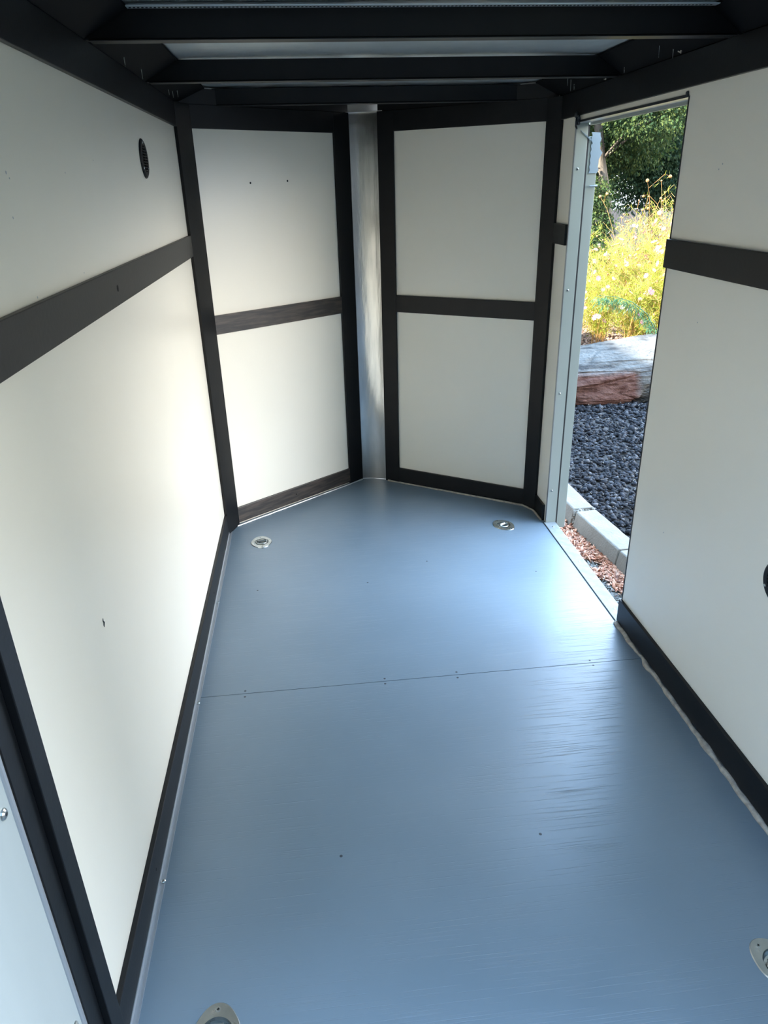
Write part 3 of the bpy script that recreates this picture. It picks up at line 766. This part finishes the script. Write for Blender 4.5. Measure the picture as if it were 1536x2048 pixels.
# ---- boulder
def boulder():
    bm = bmesh.new(); bmesh.ops.create_icosphere(bm, subdivisions=7, radius=1)
    for v in bm.verts:
        p = v.co.copy()
        q = Vector((math.copysign(abs(p.x) ** .75, p.x), math.copysign(abs(p.y) ** .85, p.y), math.copysign(abs(p.z) ** .7, p.z)))
        d = .10 * noise.noise(q * 1.7 + Vector((3, 1, 2))) + .05 * noise.noise(q * 4) + .022 * noise.noise(q * 11) + .012 * noise.noise(Vector((q.x * 6, q.y * 6, q.z * 40)))
        crack = abs(noise.noise(Vector((q.x * 1.6 + 5, q.y * 1.6, q.z * 2.6))))
        d -= .035 * max(0, 1 - crack / .05)
        # diagonal fissure down the right of the front face
        if q.y < .3:
            lx = q.x * 1.25; lz = q.z * .30
            t = (lx + .12) / .42
            if 0 < t < 1:
                dd = abs(lz - (-.16 + .30 * t + .03 * noise.noise(Vector((lx * 9, 0, 0)))))
                d -= .16 * max(0, 1 - dd / .035)
        q = q * (1 + d)
        # undercut front foot, top slope rising to the right
        hx = .275 + .115 * q.x
        v.co = Vector((q.x * 1.25, q.y * .46 + .06 * q.z, q.z * hx))
    me = bpy.data.meshes.new('boulder'); bm.to_mesh(me); bm.free()
    me.polygons.foreach_set('use_smooth', [True] * len(me.polygons))
    m = mat('grey_red_boulder_rock', (0.5, 0.5, 0.47), .85, spec=.15, bump=1.0, bscale=28, bdist=.02, stretch=(1, 1, 2.5))
    n = m.node_tree.nodes; L = m.node_tree.links; b = n['Principled BSDF']
    t = n.new('ShaderNodeTexCoord'); mp = n.new('ShaderNodeMapping'); mp.inputs['Scale'].default_value = (3, 3, 16); mp.inputs['Rotation'].default_value = (0, .12, 0)
    n1 = n.new('ShaderNodeTexNoise'); n1.inputs['Scale'].default_value = 1.6; n1.inputs['Detail'].default_value = 8
    L.new(t.outputs['Object'], mp.inputs[0]); L.new(mp.outputs[0], n1.inputs['Vector'])
    r1 = n.new('ShaderNodeValToRGB'); r1.color_ramp.elements[0].position = .33; r1.color_ramp.elements[0].color = (.035, .034, .033, 1)
    r1.color_ramp.elements[1].position = .62; r1.color_ramp.elements[1].color = (.125, .125, .118, 1)
    q = r1.color_ramp.elements.new(.45); q.color = (.09, .088, .082, 1)
    L.new(n1.outputs['Fac'], r1.inputs[0])
    n2 = n.new('ShaderNodeTexNoise'); n2.inputs['Scale'].default_value = 14; n2.inputs['Detail'].default_value = 6
    L.new(t.outputs['Object'], n2.inputs['Vector'])
    r2 = n.new('ShaderNodeValToRGB'); r2.color_ramp.elements[0].position = .35; r2.color_ramp.elements[0].color = (.07, .030, .022, 1)
    r2.color_ramp.elements[1].position = .65; r2.color_ramp.elements[1].color = (.11, .058, .045, 1)
    L.new(n2.outputs['Fac'], r2.inputs[0])
    sx = n.new('ShaderNodeSeparateXYZ'); L.new(t.outputs['Object'], sx.inputs[0])
    # iron-stained front face: left part, below a ledge
    f1 = n.new('ShaderNodeMapRange'); f1.inputs[1].default_value = -.02; f1.inputs[2].default_value = -.10; L.new(sx.outputs['X'], f1.inputs[0])
    f2 = n.new('ShaderNodeMapRange'); f2.inputs[1].default_value = .15; f2.inputs[2].default_value = .10; L.new(sx.outputs['Z'], f2.inputs[0])
    f3 = n.new('ShaderNodeMapRange'); f3.inputs[1].default_value = -.1; f3.inputs[2].default_value = -.2; L.new(sx.outputs['Y'], f3.inputs[0])
    mu = n.new('ShaderNodeMath'); mu.operation = 'MULTIPLY'; L.new(f1.outputs[0], mu.inputs[0]); L.new(f2.outputs[0], mu.inputs[1])
    mu2 = n.new('ShaderNodeMath'); mu2.operation = 'MULTIPLY'; L.new(mu.outputs[0], mu2.inputs[0]); L.new(f3.outputs[0], mu2.inputs[1])
    mx = n.new('ShaderNodeMix'); mx.data_type = 'RGBA'
    L.new(mu2.outputs[0], mx.inputs[0]); L.new(r1.outputs[0], mx.inputs[6]); L.new(r2.outputs[0], mx.inputs[7])
    L.new(mx.outputs[2], b.inputs['Base Color'])
    me.materials.append(m)
    o = bpy.data.objects.new('boulder', me); COL.objects.link(o)
    o.location = (3.36, 6.42, GZ + .16); o.rotation_euler = (0, 0, .10)
    return tag(o, 'large grey boulder with a reddish face lying on the black gravel', 'boulder')
boulder()

# ------------------------------------------------------------------ flowering plants
def blades(n, base, dirs, length, width, rs, droop=.3):
    """thin two-triangle blades; returns V,F"""
    d = dirs / np.linalg.norm(dirs, axis=1, keepdims=True)
    side = np.cross(d, rs.randn(n, 3)); side /= np.linalg.norm(side, axis=1, keepdims=True)
    mid = base + d * (length * .5)[:, None]
    tip = base + d * length[:, None]; tip[:, 2] -= droop * length
    V = np.stack([base, mid + side * (width * .5)[:, None], tip, mid - side * (width * .5)[:, None]], 1)
    F = np.arange(4 * n).reshape(n, 4)
    return V.reshape(-1, 3), F

def stem_path(rs, h, lean, n=9, curl=0.0):
    a = rs.rand() * 6.28; P = []
    x = y = 0.0
    for i in range(n):
        t = i / (n - 1)
        x = math.cos(a) * (lean * t ** 1.6 * h) ; y = math.sin(a) * (lean * t ** 1.6 * h)
        z = h * t - curl * h * max(0, t - .72) ** 2 * 6
        P.append(Vector((x, y, z)))
    return P

def bloom_mesh(name, m, r, seed):
    rs = np.random.RandomState(seed); mb = MB()
    vs = [(0, 0, 0)]; fs = []
    for k in range(8):
        t0 = 2 * math.pi * k / 8; h = r * (.10 + .1 * rs.rand())
        o = len(vs)
        for dt, q in ((-.34, .70), (-.16, 1.0), (.16, 1.0), (.34, .70)): vs.append((math.cos(t0 + dt) * r * q, math.sin(t0 + dt) * r * q, h * q))
        fs.append((0, o, o + 1, o + 2, o + 3))
    mb.add(vs, fs); me = bpy.data.meshes.new(name); me.from_pydata(mb.v, [], mb.f); me.materials.append(m); return me
def seed_mesh(name, m):
    mb = MB(); mb.dome((0, 0, 0), (0, 0, 1), .5, .65, 8); mb.dome((0, 0, 0), (0, 0, -1), .5, .35, 8)
    me = bpy.data.meshes.new(name); me.from_pydata(mb.v, [], mb.f); me.materials.append(m); return me
ME_PINK = bloom_mesh('pink_bloom', M_PINK, 1, 1); ME_WHITE = bloom_mesh('white_bloom', M_WHITEPETAL, 1, 2); ME_SEED = seed_mesh('seed_head', M_SEED)

def make_flower(seed, h, nst, dry, pink, white, width=.35, density=30):
    rs = np.random.RandomState(seed)
    root = empty('cosmos_plant')
    tips = []; fb = []; fd = []
    for s in range(nst):
        st = MB()
        hh = h * (.55 + .45 * rs.rand())
        P = stem_path(rs, hh, width * (.3 + rs.rand()), 8, .12 + dry * .40 * rs.rand())
        off = Vector((rs.randn() * .05, rs.randn() * .05, 0))
        P = [p + off for p in P]
        st.tube(P, [.0045 - .003 * i / 7 for i in range(8)], 4)
        tips.append((P[-1], (P[-1] - P[-2]).normalized()))
        for b in range(8):
            t = .15 + .8 * rs.rand(); i = min(int(t * 7), 6); p = P[i].lerp(P[i + 1], t * 7 - i)
            a = rs.rand() * 6.28; l = (.16 + .12 * rs.rand()) * (1.25 - t * .6)
            d = Vector((math.cos(a), math.sin(a), .9))
            e = p + d * l; e2 = e + Vector((d.x * .35, d.y * .35, .1 - .5 * dry * rs.rand())) * l
            st.tube([p, e, e2], [.002, .0014, .001], 3)
            if rs.rand() < .42: tips.append((e2, (e2 - e).normalized()))
            for q in range(density):
                u = rs.rand(); c = p.lerp(e2, u) + Vector(rs.randn(3) * .012)
                fb.append(c); fd.append((d.x * .5 + rs.randn() * .6, d.y * .5 + rs.randn() * .6, .7 + rs.randn() * .6))
        st.build('stem', M_DRYSTEM, root)
    fb = np.array(fb); fd = np.array(fd); n = len(fb)
    if dry > .6:
        k = rs.rand(n) < np.clip(1.25 - fb[:, 2] / h, .15, 1); fb = fb[k]; fd = fd[k]; n = len(fb)
    V, F = blades(n, fb, fd, .03 + .07 * rs.rand(n), .0024 + .0030 * rs.rand(n), rs, .05)
    bulk('feathery_foliage', V, F, M_FEATHER, root)
    cnt = [0, 0, 0]
    for (p, d) in tips:
        u = rs.rand(); ax = (d + Vector((rs.randn() * .5, -.5 + rs.randn() * .5, .3))).normalized()
        if u < pink: me, nm, r, j = ME_PINK, 'pink_bloom', .022 + .013 * rs.rand(), 0
        elif u < pink + white: me, nm, r, j = ME_WHITE, 'white_bloom', .022 + .014 * rs.rand(), 1
        else: me, nm, r, j = ME_SEED, 'seed_head', (.013 + .014 * rs.rand()) * (1 + dry * .4), 2; ax = d
        if cnt[j] >= 95: continue
        cnt[j] += 1
        o = bpy.data.objects.new(nm, me); COL.objects.link(o); o.parent = root
        o.location = p; o.rotation_euler = ax.to_track_quat('Z', 'Y').to_euler(); o.scale = (r, r, r)
    return root

P1 = make_flower(21, 1.95, 16, 1.0, .08, .10, .20)     # tall, dry
P2 = make_flower(22, 1.35, 16, .35, .10, .26, .26)    # mid
P3 = make_flower(23, .85, 18, .1, .10, .10, .30, 44)      # low, bushy
spots = [  # x, y, proto, scale, rot, label
    (3.93, 8.35, 2, .95, .3, 'low feathery green plant at the left front of the flower bed'),
    (4.22, 8.05, 2, 1.05, 1.9, 'low bushy plant directly behind the middle of the boulder'),
    (4.50, 7.80, 2, 1.0, 4.0, 'low pink-flowered plant behind the right end of the boulder'),
    (4.75, 7.95, 2, 1.1, 5.1, 'low plant at the right front of the flower bed by the doorway edge'),
    (3.75, 8.95, 1, .78, .8, 'short yellowing plant at the far left of the flower bed'),
    (4.10, 8.75, 1, .92, 2.2, 'white-flowered plant left of centre in the flower bed'),
    (4.42, 8.60, 1, 1.05, 3.3, 'mid-height plant with white blooms in the centre of the bed'),
    (4.74, 8.45, 1, 1.10, 4.6, 'mid-height plant with white blooms right of centre in the bed'),
    (5.05, 8.35, 1, 1.12, 5.6, 'mid-height plant at the right side of the bed'),
    (4.20, 9.35, 1, 1.08, .2, 'rear left flowering plant with arching stems'),
    (4.62, 9.25, 0, .93, 1.1, 'tall drying plant with arching brown seed heads left of the tallest one'),
    (4.92, 9.05, 0, 1.03, 2.6, 'tallest drying golden plant near the right edge of the doorway'),
    (5.22, 9.00, 0, 1.05, 4.4, 'tall drying plant at the far right of the flower bed'),
    (4.00, 9.75, 0, .72, 3.1, 'thin dry plant at the rear left with drooping seed heads'),
    (5.45, 8.55, 1, 1.15, 2.0, 'flowering plant mostly hidden behind the right wall'),
    (5.35, 9.70, 0, .95, 3.9, 'dry plant at the very back of the bed on the right'),
    (4.85, 9.85, 0, .90, 5.5, 'dry plant at the very back of the bed in the middle'),
    (3.25, 9.5, 1, .80, 2.7, 'short plant at the outer left of the bed, hidden by the door jamb'),
    (3.35, 10.4, 1, .95, 4.9, 'plant at the rear left corner of the bed, hidden by the door jamb'),
]
used = set(); protos = [P1, P2, P3]
for x, y, k, s, r, lab in spots:
    o = protos[k] if k not in used else copy_tree(protos[k]); used.add(k)
    o.location = (x, y, GZ + .01); o.scale = (s, s, s); o.rotation_euler = (0, 0, r)
    tag(o, lab, 'plant', 'flowering plants in the garden bed')

# dark green sprig arching in the shade in front of the flowers
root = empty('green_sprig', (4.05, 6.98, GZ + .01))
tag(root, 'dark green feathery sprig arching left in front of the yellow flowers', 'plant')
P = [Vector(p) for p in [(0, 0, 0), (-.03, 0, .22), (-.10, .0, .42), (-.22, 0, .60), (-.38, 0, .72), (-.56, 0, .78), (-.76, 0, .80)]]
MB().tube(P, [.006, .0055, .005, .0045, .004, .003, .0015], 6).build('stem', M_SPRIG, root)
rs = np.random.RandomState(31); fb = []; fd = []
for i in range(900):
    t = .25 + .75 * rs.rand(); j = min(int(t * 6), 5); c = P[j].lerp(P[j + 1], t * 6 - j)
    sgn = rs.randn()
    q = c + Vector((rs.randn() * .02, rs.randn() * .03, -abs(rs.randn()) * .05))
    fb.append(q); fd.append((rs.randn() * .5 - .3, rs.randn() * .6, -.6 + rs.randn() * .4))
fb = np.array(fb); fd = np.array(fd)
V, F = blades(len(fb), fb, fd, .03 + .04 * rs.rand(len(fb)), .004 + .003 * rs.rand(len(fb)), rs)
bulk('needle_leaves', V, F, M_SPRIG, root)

# ------------------------------------------------------------------ trees
def make_tree(seed, trunk, clusters, m, leaf, per, label, name='garden_tree'):
    rs = np.random.RandomState(seed); root = empty(name, trunk[0][0:3]); b = Vector(trunk[0][0:3])
    tag(root, label, 'tree', None)
    P = [Vector(p[:3]) - b for p in trunk]; tk = MB(); tk.tube(P, [p[3] for p in trunk], 12)
    # limbs from the trunk to the clusters
    for c in clusters:
        q = Vector(c[:3]) - b; j = min(range(len(P)), key=lambda i: (P[i] - q).length + (abs(P[i].z - q.z * .8)))
        mid = P[j].lerp(q, .5) + Vector((0, 0, .1))
        tk.tube([P[j], mid, q], [.026, .016, .006], 6)
    tk.build('trunk', M_TRUNK, root, smooth=True)
    VV = []; tot = 0
    for cx, cy, cz, rx, ry, rz in clusters:
        n = per
        # leaves grouped in sprays on an ellipsoid shell
        ns = n // 14
        d = rs.randn(ns, 3); d /= np.linalg.norm(d, axis=1, keepdims=True)
        rad = .35 + .65 * rs.rand(ns, 1) ** .4
        cen = d * rad * np.array([rx, ry, rz])
        cc = np.repeat(cen, 14, 0); dd = np.repeat(d, 14, 0)
        pos = cc + rs.randn(ns * 14, 3) * np.array([.11, .11, .05]) * (rx ** .4)
        dr = dd * .6 + rs.randn(ns * 14, 3) * .5; dr[:, 2] -= .45
        pos += np.array([cx, cy, cz]) - np.array(b)
        l = leaf * (.7 + .6 * rs.rand(ns * 14))
        V, F = blades(ns * 14, pos, dr, l, l * .62, rs, .1)
        VV.append(V); tot += ns * 14
    V = np.concatenate(VV); F = np.arange(4 * tot).reshape(tot, 4)
    bulk('foliage', V, F, m, root)
    return root
rs = np.random.RandomState(40)
cl = []
# crown of the near tree: drooping tiers with gaps low in the middle
for i in range(30):
    x = 4.6 + 3.0 * rs.rand(); z = 1.2 + 3.4 * rs.rand(); y = 13.4 + 1.8 * rs.rand()
    if 6.25 < x < 6.9 and z < 1.75: z += .9
    cl.append((x, y, z, .55 + .3 * rs.rand(), .5, .30 + .15 * rs.rand()))
cl += [(5.75, 13.6, .75, .35, .35, .30), (5.65, 13.7, 1.25, .45, .4, .3), (5.55, 13.6, .35, .35, .3, .25)]
make_tree(41, [(6.28, 14, GZ, .13), (6.22, 14, .5, .10), (6.16, 14, 1.1, .09), (5.98, 14, 1.8, .08), (5.82, 14, 2.6, .07), (5.75, 14, 3.6, .07), (5.72, 14, 4.4, .04)],
          cl, M_TREE, .055, 2600, 'leafy tree with a pale leaning trunk behind the flower bed')
cl = []
for i in range(24):
    x = 6.9 + 3.0 * rs.rand(); z = 1.1 + 3.2 * rs.rand(); y = 15.4 + 1.6 * rs.rand()
    if x > 8.0 and z > 2.5 and rs.rand() < .6: continue
    cl.append((x, y, z, .65 + .3 * rs.rand(), .55, .40 + .2 * rs.rand()))
cl += [(7.2, 15.6, 1.6, .7, .5, .5), (7.7, 15.6, 1.9, .7, .5, .5), (8.2, 15.7, 1.5, .7, .5, .5), (7.5, 15.6, 2.7, .7, .5, .5)]
make_tree(43, [(8.2, 16.2, GZ, .16), (8.15, 16.2, 1.5, .12), (8.1, 16.2, 3.0, .08), (8.1, 16.2, 4.2, .04)],
          cl, M_TREE2, .06, 2600, 'darker bushy tree to the right behind the tall flowers')
cl = []
for i in range(26):
    x = 5.5 + 9 * rs.rand(); z = .3 + 3.2 * rs.rand(); y = 21 + 2 * rs.rand()
    if 9.1 < x < 10.3 and z < 2.2: continue
    cl.append((x, y, z, 1.0, .8, .6))
make_tree(45, [(12.5, 22, GZ, .2), (12.4, 22, 2.0, .15), (12.3, 22, 4.5, .06)], cl, M_TREE2, .12, 1100, 'distant wide tree filling the gaps behind the others')
cl = [(6.9, 13.0, .45, .4, .3, .35), (5.35, 12.6, .1, .5, .4, .35), (5.1, 12.7, .45, .5, .4, .35)]
make_tree(47, [(5.3, 12.7, GZ, .04), (5.3, 12.7, .1, .03), (5.3, 12.7, .4, .01)], cl[1:], M_TREE, .06, 1500, 'low green shrub at the foot of the leaning trunk', 'garden_shrub')

# grey plank fence in the background
f = empty('plank_fence', (9, 18.5, GZ)); tag(f, 'grey plank fence seen between flowers and trees', 'fence')
for k in range(5):
    MB().box(-4.2 + k * 2.1 - .05, -4.2 + k * 2.1 + .05, -.05, .05, 0, 1.25).build('post', M_FENCE, f)
mb = MB()
for k in range(56): mb.box(-4.2 + k * .15, -4.2 + k * .15 + .142, -.072, -.052, .03, 1.15 + .01 * (k % 2))
mb.build('boards', M_FENCE, f)

# unseen two-storey block added behind the camera to hold back rear sky light
h = empty('sky_blocker_house', (2.5, -7.9, GZ)); tag(h, 'unseen dark brown two-storey block added to hold back rear sky light', 'building')
MB().box(-5.6, 9, -4, 3.0, 0, 6.2).build('walls', M_HOUSE_BLOCK, h)
MB().add([(-5.7, -4.3, 6.15), (9.3, -4.3, 6.15), (9.3, 3.4, 6.15), (-5.7, 3.4, 6.15), (-5.7, -.5, 8.2), (9.3, -.5, 8.2)],
         [(3, 2, 1, 0), (0, 1, 5, 4), (2, 3, 4, 5), (1, 2, 5), (3, 0, 4)]).build('roof', M_DARKSTEEL, h)

# unseen tall hedge added behind right of the trailer to block sky light
hg = MB()
for i in range(8):
    x = 2.6 + i * .42
    hg.cyl((x, -1.75 + .1 * math.sin(i * 2.1), GZ), (x, -1.75 + .1 * math.sin(i * 2.1), 6.4 + .2 * math.sin(i * 1.7)), .62, .38, 10)
o = hg.build('sky_blocker_hedge', M_HEDGE_BLOCK, smooth=True); tag(o, 'unseen tall dark hedge added behind the trailer opening to block sky light', 'hedge')

# unseen gabled block added on the left to shade the trailer, gravel and boulder
g = empty('sun_blocker_garage', (-6.5, -2.0, GZ)); tag(g, 'unseen tan gabled block added left of the trailer to block the sun', 'building')
MB().box(-3, 3, -9, 9.1, 0, 3.4).build('walls', M_GARAGE_BLOCK, g)
MB().add([(-3.3, -9.3, 3.3), (3.3, -9.3, 3.3), (0, -9.3, 4.9), (-3.3, 9.25, 3.3), (3.3, 9.25, 3.3), (0, 9.25, 4.9)],
         [(0, 1, 2), (5, 4, 3), (0, 2, 5, 3), (2, 1, 4, 5), (1, 0, 3, 4)]).build('roof', M_DARKSTEEL, g)
